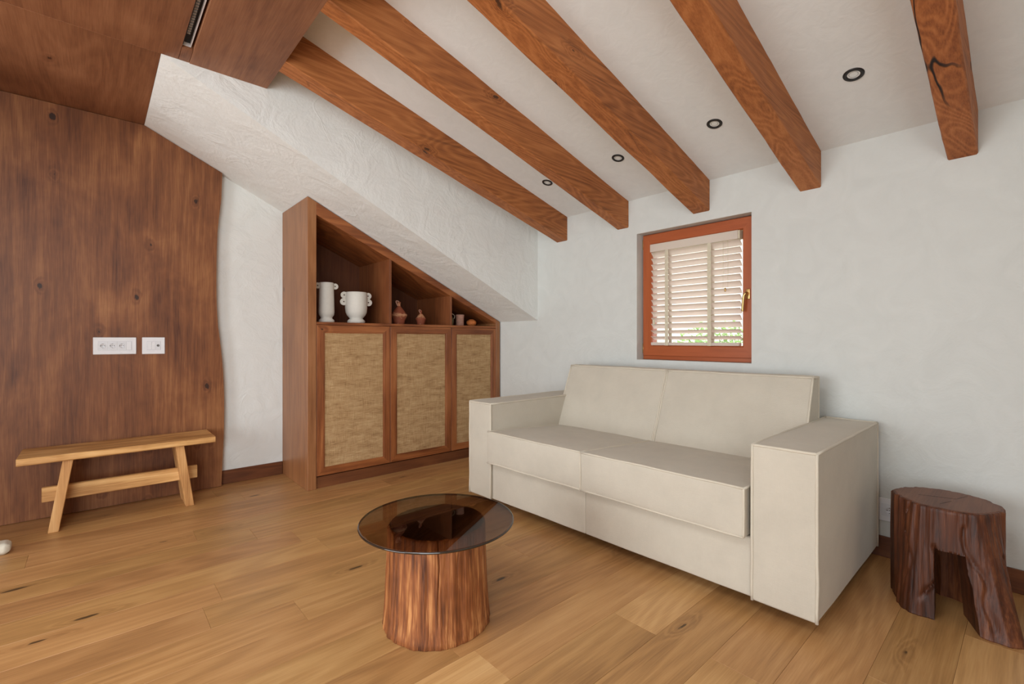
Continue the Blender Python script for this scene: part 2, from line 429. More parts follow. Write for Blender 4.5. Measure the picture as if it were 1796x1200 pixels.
# floor
fl = box('floor', (XL-.3, YF-.3, -.12), (XB+.3, YA+.3, -.012), M['subfloor']); tag(fl, kind='structure')
ORG['floor'] = Vector((0, 0, 0))
known = {5: 1.632, 6: 1.05, 0: 2.53, 14: .885, 10: .655, 17: -.26}
row = 0
k = -7
while -.017+.2*k < YA-.01:
    y0 = max(-.017+.2*k, YF); y1 = min(y0+.2 if y0 > YF else -.017+.2*(k+1), YA)
    xs = []
    st = known.get(k, random.uniform(.2, 2.4))
    L = random.uniform(1.75, 2.1)
    x = st
    cuts = [st]
    while x > XL: x -= random.uniform(1.5, 2.1); cuts.append(x)
    x = st
    while x < XB: x += random.uniform(1.5, 2.1); cuts.append(x)
    cuts = sorted(cuts); cuts = [max(XL, min(XB, c)) for c in cuts]
    cuts = sorted(set(cuts))
    for a, b in zip(cuts[:-1], cuts[1:]):
        if b-a < .02: continue
        o = box('plank', (a+.0003, y0+.0003, -.012), (b-.0003, y1-.0003, 0), M['floorl'] if (k == 0 and abs(b-2.53) < .01) or (k == 5 and abs(a-1.632) < .01) or (k == 6 and abs(b-1.05) < .01) else M['floor'], fl, bev=.0008)
        rebase(o, Vector(((a+b)/2, (y0+y1)/2, 0)))
    k += 1

# walls (plaster)
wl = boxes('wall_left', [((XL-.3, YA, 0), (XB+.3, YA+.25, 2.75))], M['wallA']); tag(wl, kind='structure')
# right wall with window opening
wy0, wy1, wz0, wz1 = 1.206, 2.052, .998, 1.967
wr = boxes('wall_right', [((XB, YF-.3, 0), (XB+.3, wy0, 2.6)), ((XB, wy1, 0), (XB+.3, YA, 2.6)),
                          ((XB, wy0, 0), (XB+.3, wy1, wz0)), ((XB, wy0, wz1), (XB+.3, wy1, 2.6))], M['wall']); tag(wr, kind='structure')
# rear wall (out of view) with wide glazed opening, back wall with opening added for the fill lamp
wf = boxes('wall_rear', [((XL-.25, YF, 0), (XL, .28, 4.7)), ((XL-.25, 3.12, 0), (XL, YA, 4.7)), ((XL-.25, .28, 2.4), (XL, 3.12, 4.7)), ((XL-.25, .28, 0), (XL, 3.12, .1))], M['wall']); tag(wf, kind='structure')
wp_ = boxes('shade_pier', [((-1.05, 3.58, 0), (-.82, YA-.07, ZW-.002))], M['wall']); tag(wp_, kind='structure')  # unseen pier, added to shade the left end of the wood panel
wb = boxes('wall_back', [((XL-.25, YF-.25, 0), (-3.5, YF, 4.7)), ((-.7, YF-.25, 0), (XB, YF, 4.7)), ((-3.5, YF-.25, 0), (-.7, YF, .3)), ((-3.5, YF-.25, 2.3), (-.7, YF, 4.7))], M['wall']); tag(wb, kind='structure')
# sloping ceiling
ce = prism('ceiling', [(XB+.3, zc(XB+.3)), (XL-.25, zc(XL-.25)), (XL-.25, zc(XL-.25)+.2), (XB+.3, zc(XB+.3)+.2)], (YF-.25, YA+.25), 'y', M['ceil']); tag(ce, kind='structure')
# sloping plaster bulkhead above the cabinet
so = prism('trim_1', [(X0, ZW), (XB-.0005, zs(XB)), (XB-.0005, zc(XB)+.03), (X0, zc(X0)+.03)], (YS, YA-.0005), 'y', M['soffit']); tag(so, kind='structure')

# lowered wooden ceiling (structure with panels)
FILL_GAP = (-1.28, .28, .17, 1.73)     # unseen gap added for the overhead fill lamp: x0, x1, y0, y1
wc = boxes('trim_2', [((XL+.001, YF+.001, ZW+.018), (FILL_GAP[0], YS-.0006, ZW+.10)), ((FILL_GAP[1], YF+.001, ZW+.018), (.345, YS-.0006, ZW+.10)),
                      ((FILL_GAP[0], YF+.001, ZW+.018), (FILL_GAP[1], FILL_GAP[2], ZW+.10)), ((FILL_GAP[0], FILL_GAP[3], ZW+.018), (FILL_GAP[1], YS-.0006, ZW+.10)), ((.395, YF+.001, ZW+.018), (.79, YS-.0006, ZW+.10)),
                      ((XL+.001, YS, ZW+.018), (X0-.0006, YA-.001, ZW+.10)), ((.345, 2.99, ZW+.018), (.395, YS-.0006, ZW+.1)), ((.345, YF+.001, ZW+.05), (.395, 2.99, ZW+.10))], M['panelc'])
tag(wc, kind='structure')
def pan(a, b):
    o = box('panel', a, b, M['panelc'], wc, bev=.0012); rebase(o, (Vector(a)+Vector(b))/2); return o
pan((XL+.001, YS+.0008, ZW), (X0-.001, YA-.002, ZW+.018))
pan((XL+.001, 1.9, ZW), (.3445, YS-.0008, ZW+.018))
pan((XL+.001, .1, ZW), (FILL_GAP[0], 1.899, ZW+.018)); pan((FILL_GAP[1], .1, ZW), (.3445, 1.899, ZW+.018))
pan((FILL_GAP[0]+.001, .1, ZW), (FILL_GAP[1]-.001, FILL_GAP[2], ZW+.018)); pan((FILL_GAP[0]+.001, FILL_GAP[3], ZW), (FILL_GAP[1]-.001, 1.899, ZW+.018))
pan((XL+.001, YF+.01, ZW), (.3445, .099, ZW+.018))
pan((.3955, 1.9, ZW-.003), (.79, YS-.0008, ZW+.018))
pan((.3955, .1, ZW-.003), (.79, 1.899, ZW+.018))
pan((.3955, YF+.01, ZW-.003), (.79, .099, ZW+.018))
pan((.346, 2.992, ZW), (.394, YS-.0008, ZW+.018))
box('fascia', (.77, YF+.002, ZW+.0185), (.789, YS-.001, zc(.79)-.002), M['panelc'], wc)

# vent in the slot
vt = root('air_vent', (.37, 2.3, ZW+.02), 'slim black linear air vent with pale fins set in the wood ceiling', 'vent')
box('vent_housing', (.3465, .9, ZW+.030), (.384, 2.988, ZW+.048), M['black'], vt)
boxes('vent_rim', [((.3795, .9, ZW+.012), (.3845, 2.988, ZW+.030)), ((.3465, 2.984, ZW+.012), (.3795, 2.988, ZW+.030))], M['white'], vt)
boxes('vent_rim_black', [((.3465, .9, ZW+.014), (.350, 2.984, ZW+.030))], M['blackm'], vt)
for i in range(60):
    y = 2.865-i*.0235
    if y < 1.3: break
    box('vent_fin', (.352, y-.005, ZW+.016), (.3655, y+.004, ZW+.030), M['fin'], vt)

# baseboards
bb = box('baseboard_left', (.70, YA-.014, 0.0005), (1.205, YA-.0005, .108), M['base'], bev=.002); tag(bb, kind='structure')
bb = box('baseboard_right', (XB-.014, YF+.01, 0.0005), (XB-.0005, 3.66, .108), M['basey'], bev=.002); tag(bb, kind='structure')

# ------------------------------------------------------------------ live-edge wall panel
edge = [(.745, 0.003), (.749, .12), (.753, .237), (.761, .415), (.763, .684), (.755, .908), (.736, 1.132), (.721, 1.266), (.713, 1.43), (.711, 1.576), (.713, 1.799), (.721, 2.022), (.744, 2.249)]
def cr(pts, n=5):
    out = []
    for i in range(len(pts)-1):
        p0 = pts[max(i-1, 0)]; p1 = pts[i]; p2 = pts[i+1]; p3 = pts[min(i+2, len(pts)-1)]
        for k in range(n):
            t = k/n
            out.append(tuple(.5*((2*p1[j])+(-p0[j]+p2[j])*t+(2*p0[j]-5*p1[j]+4*p2[j]-p3[j])*t*t+(-p0[j]+3*p1[j]-3*p2[j]+p3[j])*t**3) for j in range(len(p1))))
    out.append(tuple(pts[-1])); return out
def lip(x): return zs(x)-.004
ed = cr(edge, 5)+[(.7505, lip(.7505))]
poly = [(XL+.002, .003)]+ed+[(X0+.0, ZW-.004), (XL+.002, ZW-.004)]
wp = prism('wall_panel', poly, (4.25, YA-.001), 'y', M['panel'], origin=(-.5, 4.25, 0))
tag(wp, 'tall dark-stained wood wall panel with a wavy right edge behind the bench', 'wall panel')

# ------------------------------------------------------------------ ceiling beams
BY = [(2.764, 2.888), (2.129, 2.231), (1.477, 1.599), (.823, .934), (.180, .288)]
BL = ['oak ceiling beam nearest the sloping plaster bulkhead above the cabinet',
      'second oak ceiling beam from the bulkhead, ending left of the window',
      'middle oak ceiling beam, ending right above the window',
      'fourth oak ceiling beam from the bulkhead, ending high to the right of the window',
      'rough cracked oak ceiling beam at the far right of the photo']
for i, ((ya, yb), lb) in enumerate(zip(BY, BL)):
    V = []; Fc = []; n = 40; xa, xb = .7895, XB-.001
    rnd = random.Random(i)
    for j in range(n+1):
        x = xb+(xa-xb)*j/n
        w1 = .0035*noise.noise(Vector((x*3, i*9, 0)))+.0015*noise.noise(Vector((x*14, i*9, 4)))
        w2 = .0035*noise.noise(Vector((x*3, i*9, 7)))+.0015*noise.noise(Vector((x*14, i*9, 2)))
        w3 = .004*noise.noise(Vector((x*2.5, i*9, 13)))
        zb = 2.030+CS*(XB-x)+w3; zt = zc(x)+.004
        c = .006
        a_, b_ = ya+w1, yb+w2
        V += [(x, a_, zt), (x, a_, zb+c), (x, a_+c*.9, zb), (x, b_-c*.9, zb), (x, b_, zb+c), (x, b_, zt)]
    for j in range(n):
        for k in range(6):
            k2 = (k+1) % 6
            Fc.append((j*6+k, j*6+k2, (j+1)*6+k2, (j+1)*6+k))
    Fc.append(tuple(range(6))); Fc.append(tuple(n*6+k for k in range(6)))
    og = Vector((XB, (ya+yb)/2, 2.03))
    o = mesh('ceiling_beam', V, Fc, M['beamc'] if i == 4 else M['beam'], origin=og)
    tag(o, lb, 'beam', 'exposed ceiling beams')

# ------------------------------------------------------------------ recessed spotlights
n_ = Vector((-CS, 0, -1)).normalized()           # ceiling normal pointing down into the room
q_ = Vector((0, 0, -1)).rotation_difference(n_)
SP = [(2.637, 2.535, 'small black recessed spotlight between the two beams nearest the bulkhead'),
      (2.636, 1.875, 'small black recessed spotlight between the second beam from the bulkhead and the middle beam'),
      (2.630, 1.214, 'black recessed spotlight between the middle beam and the next beam to its right'),
      (2.625, .560, 'largest-looking black recessed spotlight, between the fourth beam and the cracked far-right beam')]
for x, y, lb in SP:
    p = Vector((x, y, zc(x)))
    r = root('recessed_spotlight', p, lb, 'spotlight', 'recessed ceiling spotlights')
    def lt(name, prof, mat):
        V, Fc = lathe_data(prof, (0, 0, 0), 36)
        return mesh(name, [p+q_ @ Vector(v) for v in V], Fc, mat, r, True)
    V = []; Fc = []
    prof = [(.024, .012), (.0255, -.002), (.028, -.0045), (.039, -.0045), (.042, -.001), (.042, .004), (.026, .012)]
    for rr, z in prof:
        for i in range(40): a = 2*PI*i/40; V.append(p+q_ @ Vector((rr*math.cos(a), rr*math.sin(a), z)))
    m = len(prof)
    for j in range(m):
        for i in range(40): Fc.append((j*40+i, j*40+(i+1) % 40, ((j+1) % m)*40+(i+1) % 40, ((j+1) % m)*40+i))
    mesh('trim_ring', V, Fc, M['blackm'], r, True)
    lt('lens', [(.0245, .009), (.0245, .001), (.017, -.0005), (.010, .003), (.004, .001), (.001, .001)], M['chrome'])

# ------------------------------------------------------------------ cabinet
cx0, cx1, cyf, cyb = 1.207, 3.118, 3.675, 4.308
T = .066
cab = root('sideboard_cabinet', ((cx0+cx1)/2, (cyf+cyb)/2, 0), 'brown oak sloping-top cabinet with three woven cane doors under the bulkhead', 'cabinet')
def zt(x): return zs(x)-.006
prism('side_panel', [(cx0, .0), (cx0+T, .0), (cx0+T, zt(cx0+T)), (cx0, zt(cx0))], (cyf, cyb), 'y', M['cab'], cab, bev=.002)
prism('side_panel', [(cx1-.05, .0), (cx1, .0), (cx1, zt(cx1)), (cx1-.05, zt(cx1-.05))], (cyf, cyb), 'y', M['cab'], cab, bev=.002)
th = .098
prism('top_panel', [(cx0+T, zt(cx0+T)-th), (cx1-.05, zt(cx1-.05)-th+.058), (cx1-.05, zt(cx1-.05)), (cx0+T, zt(cx0+T))], (cyf, cyb), 'y', M['cabh'], cab, bev=.002)
def zi(x):  # underside of the top
    t = (x-cx0-T)/((cx1-.05)-(cx0+T)); return (zt(cx0+T)-th)*(1-t)+(zt(cx1-.05)-th+.058)*t
SZ = 1.287
box('shelf', (cx0+T, cyf+.002, SZ-.021), (cx1-.05, cyb-.02, SZ), M['cabh'], cab, bev=.001)
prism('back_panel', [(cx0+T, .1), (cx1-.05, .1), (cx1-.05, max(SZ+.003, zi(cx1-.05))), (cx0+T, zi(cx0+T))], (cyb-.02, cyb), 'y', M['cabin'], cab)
for dx in (1.884, 2.508):
    prism('divider', [(dx, SZ+.0005), (dx+.02, SZ+.0005), (dx+.02, zi(dx+.02)), (dx, zi(dx))], (cyf+.004, cyb-.021), 'y', M['cabd'], cab, bev=.001)
box('plinth', (cx0+T, cyf+.018, 0), (cx1-.05, cyf+.04, .088), M['base'], cab)
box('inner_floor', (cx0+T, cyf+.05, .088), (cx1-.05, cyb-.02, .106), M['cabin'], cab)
dz0, dz1 = .098, SZ-.024
DX = [(cx0+T+.003, 1.888), (1.893, 2.515), (2.520, cx1-.053)]
for di, (a, b) in enumerate(DX):
    y0, y1 = cyf+.001, cyf+.023
    w_ = .062
    # door frame: four mitred rails with a stepped inner edge
    V = []; Fc = []
    def ring(o_, y): return [(a+o_, y, dz0+o_), (b-o_, y, dz0+o_), (b-o_, y, dz1-o_), (a+o_, y, dz1-o_)]
    rings = [ring(0, y1), ring(0, y0+.0015), ring(.0015, y0), ring(w_-.010, y0), ring(w_-.008, y0+.004), ring(w_, y0+.004), ring(w_, y1)]
    for rg in rings: V += rg
    for j in range(len(rings)):
        j2 = (j+1) % len(rings)
        for i in range(4): Fc.append((j*4+i, j*4+(i+1) % 4, j2*4+(i+1) % 4, j2*4+i))
    # split rails (vertical stiles / horizontal rails) so that the grain turns at the mitre
    fv = [f for k_, f in enumerate(Fc) if k_ % 4 in (1, 3)]; fh = [f for k_, f in enumerate(Fc) if k_ % 4 in (0, 2)]
    d_ = mesh('door', V, fv+fh, M['cabf'], cab)
    d_.data.materials.append(M['cabh'])
    bmx = d_.data
    for p in bmx.polygons:
        zs_ = [bmx.vertices[v].co.z for v in p.vertices]; xs_ = [bmx.vertices[v].co.x for v in p.vertices]
        if max(xs_)-min(xs_) > max(zs_)-min(zs_): p.material_index = 1
    rebase(d_, Vector((a, y0, dz0)))
    ORG[d_.name] = Vector((a, y0, dz0))
    pn = box('cane_panel', (a+w_-.001, y0+.0085, dz0+w_-.001), (b-w_+.001, y0+.0125, dz1-w_+.001), M['rattan'], d_)

# ------------------------------------------------------------------ vases
def disc_handle(cx, cy, cz, ax, r=.022, ri=.006, th=.012):
    """flat ring handle in the plane (ax, z)"""
    V = []; Fc = []; n = 24
    ax = Vector(ax).normalized(); nm = ax.cross(Vector((0, 0, 1))).normalized()
    prof = [(r, -th/2), (r, th/2), (ri, th/2), (ri, -th/2)]
    for rr, t in prof:
        for i in range(n):
            a = 2*PI*i/n; V.append(Vector((cx, cy, cz))+ax*rr*math.cos(a)+Vector((0, 0, 1))*rr*math.sin(a)+nm*t)
    for j in range(4):
        j2 = (j+1) % 4
        for i in range(n): Fc.append((j*n+i, j*n+(i+1) % n, j2*n+(i+1) % n, j2*n+i))
    return V, Fc
FW = Vector((math.cos(TH), math.sin(TH), 0)); RT = Vector((math.sin(TH), -math.cos(TH), 0))
def vase(name, c, prof, handles, label, ax=(1, 0, 0)):
    r = root(name, c, label, 'vase')
    b = lathe('body', prof, c, M['ceram'], r, 40)
    for (dx, dz, rr) in handles:
        p = Vector(c)+Vector(ax).normalized()*dx
        V, Fc = disc_handle(p.x, p.y, c[2]+dz, ax, rr)
        mesh('handle', V, Fc, M['ceram'], r)
    return r
SH = SZ+.0005
vase('tall_vase', (1.406, 3.83, SH),
     [(.052, 0), (.060, .004), (.061, .014), (.057, .024), (.046, .034), (.043, .040), (.049, .050), (.058, .064), (.061, .085), (.058, .2), (.056, .28), (.056, .322), (.053, .325), (.051, .322), (.051, .30), (.053, .1), (.03, .07), (.005, .065)],
     [(-.068, .298, .024), (.068, .298, .024)],
     'tall narrow white ceramic vase with one small ring handle per side on cabinet shelf', (1, -.1, 0))
vase('wide_vase', (1.664, 3.85, SH),
     [(.060, 0), (.071, .005), (.073, .016), (.070, .026), (.058, .036), (.052, .041), (.058, .050), (.074, .068), (.086, .092), (.090, .13), (.090, .2), (.087, .262), (.084, .265), (.081, .262), (.084, .2), (.084, .13), (.05, .07), (.005, .062)],
     [(-.100, .238, .028), (-.103, .182, .030), (.100, .238, .028), (.103, .182, .030)],
     'wide white ceramic vase with stacked double ring handles on cabinet shelf', (1, -.15, 0))
def jug(c, s, label):
    r = root('clay_jug', c, label, 'jug', 'banded clay jugs on the cabinet shelf')
    prof = [(.046, 0), (.049, .004), (.053, .03), (.062, .055), (.073, .080), (.075, .089), (.071, .095), (.062, .105), (.047, .128), (.032, .148), (.018, .163), (.014, .172), (.013, .188), (.016, .203), (.019, .208), (.013, .208), (.010, .19), (.005, .18)]
    lathe('body', [(a*s, b*s) for a, b in prof], c, M['clay'], r, 36)
    C = Vector(c)
    pts = [C+Vector((-.012*s, 0, .172*s)), C+Vector((-.022*s, 0, .19*s)), C+Vector((-.030*s, 0, .208*s)), C+Vector((-.024*s, 0, .217*s)), C+Vector((-.006*s, 0, .213*s)), C+Vector((.0*s, 0, .207*s))]
    tubes('spout', [cr([tuple(p) for p in pts], 4)], .0055*s, M['pink'], r)
jug((2.06, 3.84, SH), .98, 'larger banded red clay jug with lopsided neck in the middle niche')
jug((2.292, 3.85, SH), .66, 'smaller banded clay jug at right in the middle niche')
r = root('handled_pot', (2.612, 3.84, SH), 'small olive-green pot half hidden behind the right shelf divider', 'pot')
lathe('body', [(.030, 0), (.034, .004), (.037, .03), (.041, .055), (.040, .068), (.028, .082), (.022, .088), (.025, .096), (.022, .097), (.018, .085), (.005, .08)], (2.612, 3.84, SH), M['olive'], r, 28)
tubes('handle', [[Vector((2.632+.030*math.cos(a), 3.83, SH+.090+.026*math.sin(a))) for a in [PI*(.95-1.25*i/18) for i in range(19)]]], .0035, M['wire'], r)
r = root('clay_tumbler', (2.719, 3.82, SH), 'small straight pinkish clay tumbler in the right niche', 'cup')
lathe('body', [(.037, 0), (.039, .003), (.0385, .05), (.041, .09), (.0425, .108), (.040, .110), (.037, .108), (.034, .03), (.005, .02)], (2.719, 3.82, SH), M['pink'], r, 30)
lathe('rim', [(.0415, .098), (.0435, .100), (.0440, .106), (.0415, .112), (.0375, .112), (.0370, .104)], (2.719, 3.82, SH), M['pink'], r, 30)
r = root('round_bowl', (2.862, 3.82, SH), 'small round orange clay pot at the narrow end of the right niche', 'pot')
lathe('body', [(.022, 0), (.032, .003), (.046, .018), (.051, .034), (.047, .050), (.032, .061), (.022, .064), (.023, .068), (.019, .068), (.018, .06), (.03, .04), (.005, .02)], (2.862, 3.82, SH), M['orange'], r, 30)

# ------------------------------------------------------------------ bench
bn = root('low_bench', (.155, 4.04, 0), 'pale oak bench with splayed slab legs in front of the wood wall panel', 'bench')
V = []; Fc = []; n = 34
for j in range(n+1):
    x = -.332+.974*j/n
    wv = .003*noise.noise(Vector((x*6, 0, 1)))+.0015*noise.noise(Vector((x*22, 0, 5)))
    wz = .002*noise.noise(Vector((x*4, 3, 1)))
    c = .006
    f, b, t, u = 3.868+wv, 4.225, .464+wz, .424-wv*.6
    V += [(x, f+c, u), (x, f, u+c), (x, f+wv, t-c), (x, f+c, t), (x, b-c, t), (x, b, t-c), (x, b, u+c), (x, b-c, u)]
for j in range(n):
    for k in range(8): Fc.append((j*8+k, j*8+(k+1) % 8, (j+1)*8+(k+1) % 8, (j+1)*8+k))
Fc.append(tuple(range(8))); Fc.append(tuple(n*8+k for k in range(8)))
mesh('seat', V, Fc, M['bench'], bn)
for (xb0, xb1, xt0, xt1) in ((-.205, -.157, -.140, -.092), (.472, .521, .414, .462)):
    o = solid('leg', [(xb0, 3.895, 0), (xb1, 3.895, 0), (xb1, 4.17, 0), (xb0, 4.17, 0), (xt0, 3.895, .4265), (xt1, 3.895, .4265), (xt1, 4.17, .4265), (xt0, 4.17, .4265)], BF, M['benchz'], bn, bev=.003)
box('stretcher', (-.237, 4.015, .160), (.555, 4.047, .248), M['bench'], bn, bev=.003)

# ------------------------------------------------------------------ sockets on wood panel and on the right wall
def schuko(parent, cx, cz, r=.0175, plane='y', base=4.25):
    def W(a, b, d):  # a along wall, b up, d out of the wall
        return (cx+a, base-d, cz+b) if plane == 'y' else (base-d, cx-a, cz+b)
    V = []; Fc = []
    for rr, d in ((r, .0100), (r-.0010, .0120), (r-.0028, .0118), (r-.0034, .0103), (.001, .0103)):
        for i in range(28): a = 2*PI*i/28; V.append(W(rr*math.cos(a), rr*math.sin(a), d))
    for j in range(4):
        for i in range(28): Fc.append((j*28+i, j*28+(i+1) % 28, (j+1)*28+(i+1) % 28, (j+1)*28+i))
    s = mesh('socket', V, Fc, M['module'], parent, True)
    V = []; Fc = []
    for (a0, b0, r0) in ((-.0095, 0, .0026), (0, 0, .0022), (.0095, 0, .0026), (0, .0135, .0020), (0, -.0135, .0020)):
        k = len(V)
        for d in (.0103, .0107):
            for i in range(10): a = 2*PI*i/10; V.append(W(a0+r0*math.cos(a), b0+r0*math.sin(a), d))
        Fc += [(k+i, k+(i+1) % 10, k+10+(i+1) % 10, k+10+i) for i in range(10)]+[tuple(k+10+i for i in range(10))]
    h_ = mesh('pin_holes', V, Fc, M['black'], parent)
    h_.parent = s
def plate(name, x0, x1, z0, z1, label, cat, plane='y', base=4.25):
    c = ((x0+x1)/2, base, (z0+z1)/2) if plane == 'y' else (base, (x0+x1)/2, (z0+z1)/2)
    r = root(name, c, label, cat)
    def bx(n, a0, a1, b0, b1, d0, d1, m, bev):
        return box(n, (a0, base-d1, b0), (a1, base-d0, b1), m, r, bev) if plane == 'y' else box(n, (base-d1, a0, b0), (base-d0, a1, b1), m, r, bev)
    bx('cover_plate', x0, x1, z0, z1, .0003, .0080, M['white'], .0025)
    return r, bx
r, bx = plate('power_socket', -.005, .224, 1.049, 1.166, 'wide white wall plate with three round sockets on the wood panel', 'socket')
bx('module_frame', .020, .199, 1.076, 1.140, .0085, .0100, M['module'], .001)
for i in range(3): schuko(r, .0455+.0495*i, 1.108)
bx('blank_cap', .170, .196, 1.080, 1.136, .0102, .0112, M['white'], .001)
for i in range(3):
    xx = .0205+.0495*(i+1)
    bx('module_joint', xx-.0005, xx+.0005, 1.078, 1.138, .0101, .0104, M['chrome'], 0)
r, bx = plate('antenna_socket', .256, .387, 1.047, 1.167, 'smaller white wall plate with one grey aerial jack on the wood panel', 'socket')
bx('module_frame', .282, .362, 1.076, 1.140, .0085, .0100, M['module'], .001)
bx('blank_cap', .285, .309, 1.081, 1.135, .0102, .0114, M['white'], .001)
bx('blank_cap', .3105, .330, 1.081, 1.135, .0102, .0114, M['white'], .001)
V = []; Fc = []
for rr, d in ((.0085, .0101), (.0082, .0125), (.0055, .0128), (.005, .0105), (.001, .0105)):
    for i in range(20): a = 2*PI*i/20; V.append((.347+rr*math.cos(a), 4.25-d, 1.108+rr*math.sin(a)))
for j in range(4):
    for i in range(20): Fc.append((j*20+i, j*20+(i+1) % 20, (j+1)*20+(i+1) % 20, (j+1)*20+i))
mesh('aerial_jack', V, Fc, plain('grey_jack', (110, 108, 104), .4), r, True)
r, bx = plate('power_socket', .448, .566, .190, .310, 'white wall socket low on the plaster between the sofa and the stump stool', 'socket', 'x', XB)
bx('module_frame', .470, .544, .217, .283, .0085, .0100, M['module'], .001)
schuko(r, .510, .250, .0185, 'x', XB)

# ------------------------------------------------------------------ window
wn = D.objects.new('window_1', None); COL.objects.link(wn); wn.location = (3.21, 1.63, 1.0); tag(wn, kind='structure'); ORG['window_1'] = Vector(wn.location)
def frame4(name, y0, y1, z0, z1, wd, x0, x1, parent, bev=.002, step=0):
    """four-sided timber frame lying in the plane x"""
    V = []; Fc = []
    def ring(o_, x): return [(x, y0+o_, z0+o_), (x, y1-o_, z0+o_), (x, y1-o_, z1-o_), (x, y0+o_, z1-o_)]
    rings = [ring(0, x1), ring(0, x0+bev), ring(bev, x0), ring(wd-step-bev, x0), ring(wd-step, x0+bev)]
    if step: rings += [ring(wd-step, x0+.008), ring(wd, x0+.012)]
    rings.append(ring(wd, x1))
    for rg in rings: V += rg
    m = len(rings)
    for j in range(m):
        j2 = (j+1) % m
        for i in range(4): Fc.append((j*4+i, j*4+(i+1) % 4, j2*4+(i+1) % 4, j2*4+i))
    o = mesh(name, V, Fc, M['winf'], parent); o.data.materials.append(M['winfy'])
    for p in o.data.polygons:
        zz = [o.data.vertices[v].co.z for v in p.vertices]; yy = [o.data.vertices[v].co.y for v in p.vertices]
        if max(yy)-min(yy) > max(zz)-min(zz): p.material_index = 1
    return o
gx = 3.213
frame4('window_frame', wy0+.001, wy1-.001, wz0+.001, wz1-.001, .045, gx+.004, gx+.075, wn)
sash = frame4('window_sash', wy0+.005, wy1-.012, wz0+.030, wz1-.008, .080, gx-.016, gx+.05, wn, .003, .006)
box('window_pane', (gx+.026, wy0+.078, wz0+.1), (gx+.034, wy1-.085, wz1-.08), M['glass'], wn)
for zz in (1.045, 1.855):
    tubes('hinge', [[(gx-.004, wy1-.008, zz), (gx-.004, wy1-.008, zz+.075)]], .006, M['brass'], wn, 10)
hy = wy0+.048
hd = rbox('window_handle', (gx-.020, hy-.014, 1.415), (gx-.0102, hy+.014, 1.485), .0045, M['brass'], wn, n=3)
tubes('handle_lever', [cr([(gx-.018, hy, 1.455), (gx-.045, hy, 1.455), (gx-.052, hy+.004, 1.448), (gx-.053, hy+.012, 1.43), (gx-.053, hy+.018, 1.36), (gx-.053, hy+.018, 1.335)], 4)], .0085, M['brass'], hd, 10)

# blind
by0, by1 = 1.294, 1.962
bl = root('venetian_blind', (gx+.0, 1.63, 1.12), 'white slatted venetian blind with beige tapes hanging in the small window', 'blind')
bxm = gx+.000
box('headrail', (bxm-.044, by0+.014, 1.818), (bxm+.014, by1, 1.876), M['slat'], bl, bev=.002)
box('headrail_cap', (bxm-.041, by0+.002, 1.820), (bxm+.013, by0+.0135, 1.874), M['tape'], bl, bev=.002)
t = math.radians(43); hw = .025
ns = 15
for i in range(ns):
    z = 1.795-i*.0452
    tt = t if i < 13 else t*.6
    V = []; Fc = []
    for j in range(7):
        s_ = -hw+2*hw*j/6
        cam_ = .003*(1-(s_/hw)**2)
        dx, dz = s_*math.cos(tt)+cam_*math.sin(tt), -s_*math.sin(tt)+cam_*math.cos(tt)
        for e in (0, .0022):
            for y in (by0+.004, by1-.002):
                V.append((bxm-.014+dx+e*math.sin(tt), y, z+dz+e*math.cos(tt)))
    for j in range(6):
        a = j*4; b = a+4
        Fc += [(a, a+1, b+1, b), (a+2, b+2, b+3, a+3), (a, b, b+2, a+2), (a+1, a+3, b+3, b+1)]
    Fc += [(0, 2, 3, 1), (24, 25, 27, 26)]
    mesh('slat', V, Fc, M['slat'], bl)
zb_ = 1.108
box('bottom_rail', (bxm-.036, by0+.010, zb_), (bxm+.010, by1-.002, zb_+.022), M['slat'], bl, bev=.003)
for yy in (1.825, 1.502):
    boxes('ladder_tape', [((bxm-.0410, yy-.013, zb_), (bxm-.0400, yy+.013, 1.818)), ((bxm+.0125, yy-.013, zb_), (bxm+.0135, yy+.013, 1.818)), ((bxm-.041, yy-.013, zb_-.001), (bxm+.0135, yy+.013, zb_))], M['tape'], bl)
cords = []
for yy in (1.405, 1.372):
    cords.append([(bxm-.043, yy, 1.818), (bxm-.044, yy-.001, 1.6), (bxm-.044, yy, 1.50)])
tubes('pull_cord', cords, .0009, M['tape'], bl, 5)
lathe('cord_tassel', [(.002, .0), (.005, -.004), (.006, -.02), (.004, -.026)][::-1], (bxm-.044, 1.39, 1.50), M['brass'], bl, 12)
tubes('tilt_cord', [[(bxm-.043, 1.935, 1.818), (bxm-.044, 1.935, 1.30)], [(bxm-.043, 1.922, 1.818), (bxm-.044, 1.922, 1.30)]], .0009, M['tape'], bl, 5)
box('cord_weight', (bxm-.049, 1.920, 1.262), (bxm-.039, 1.938, 1.302), M['tape'], bl, bev=.002)

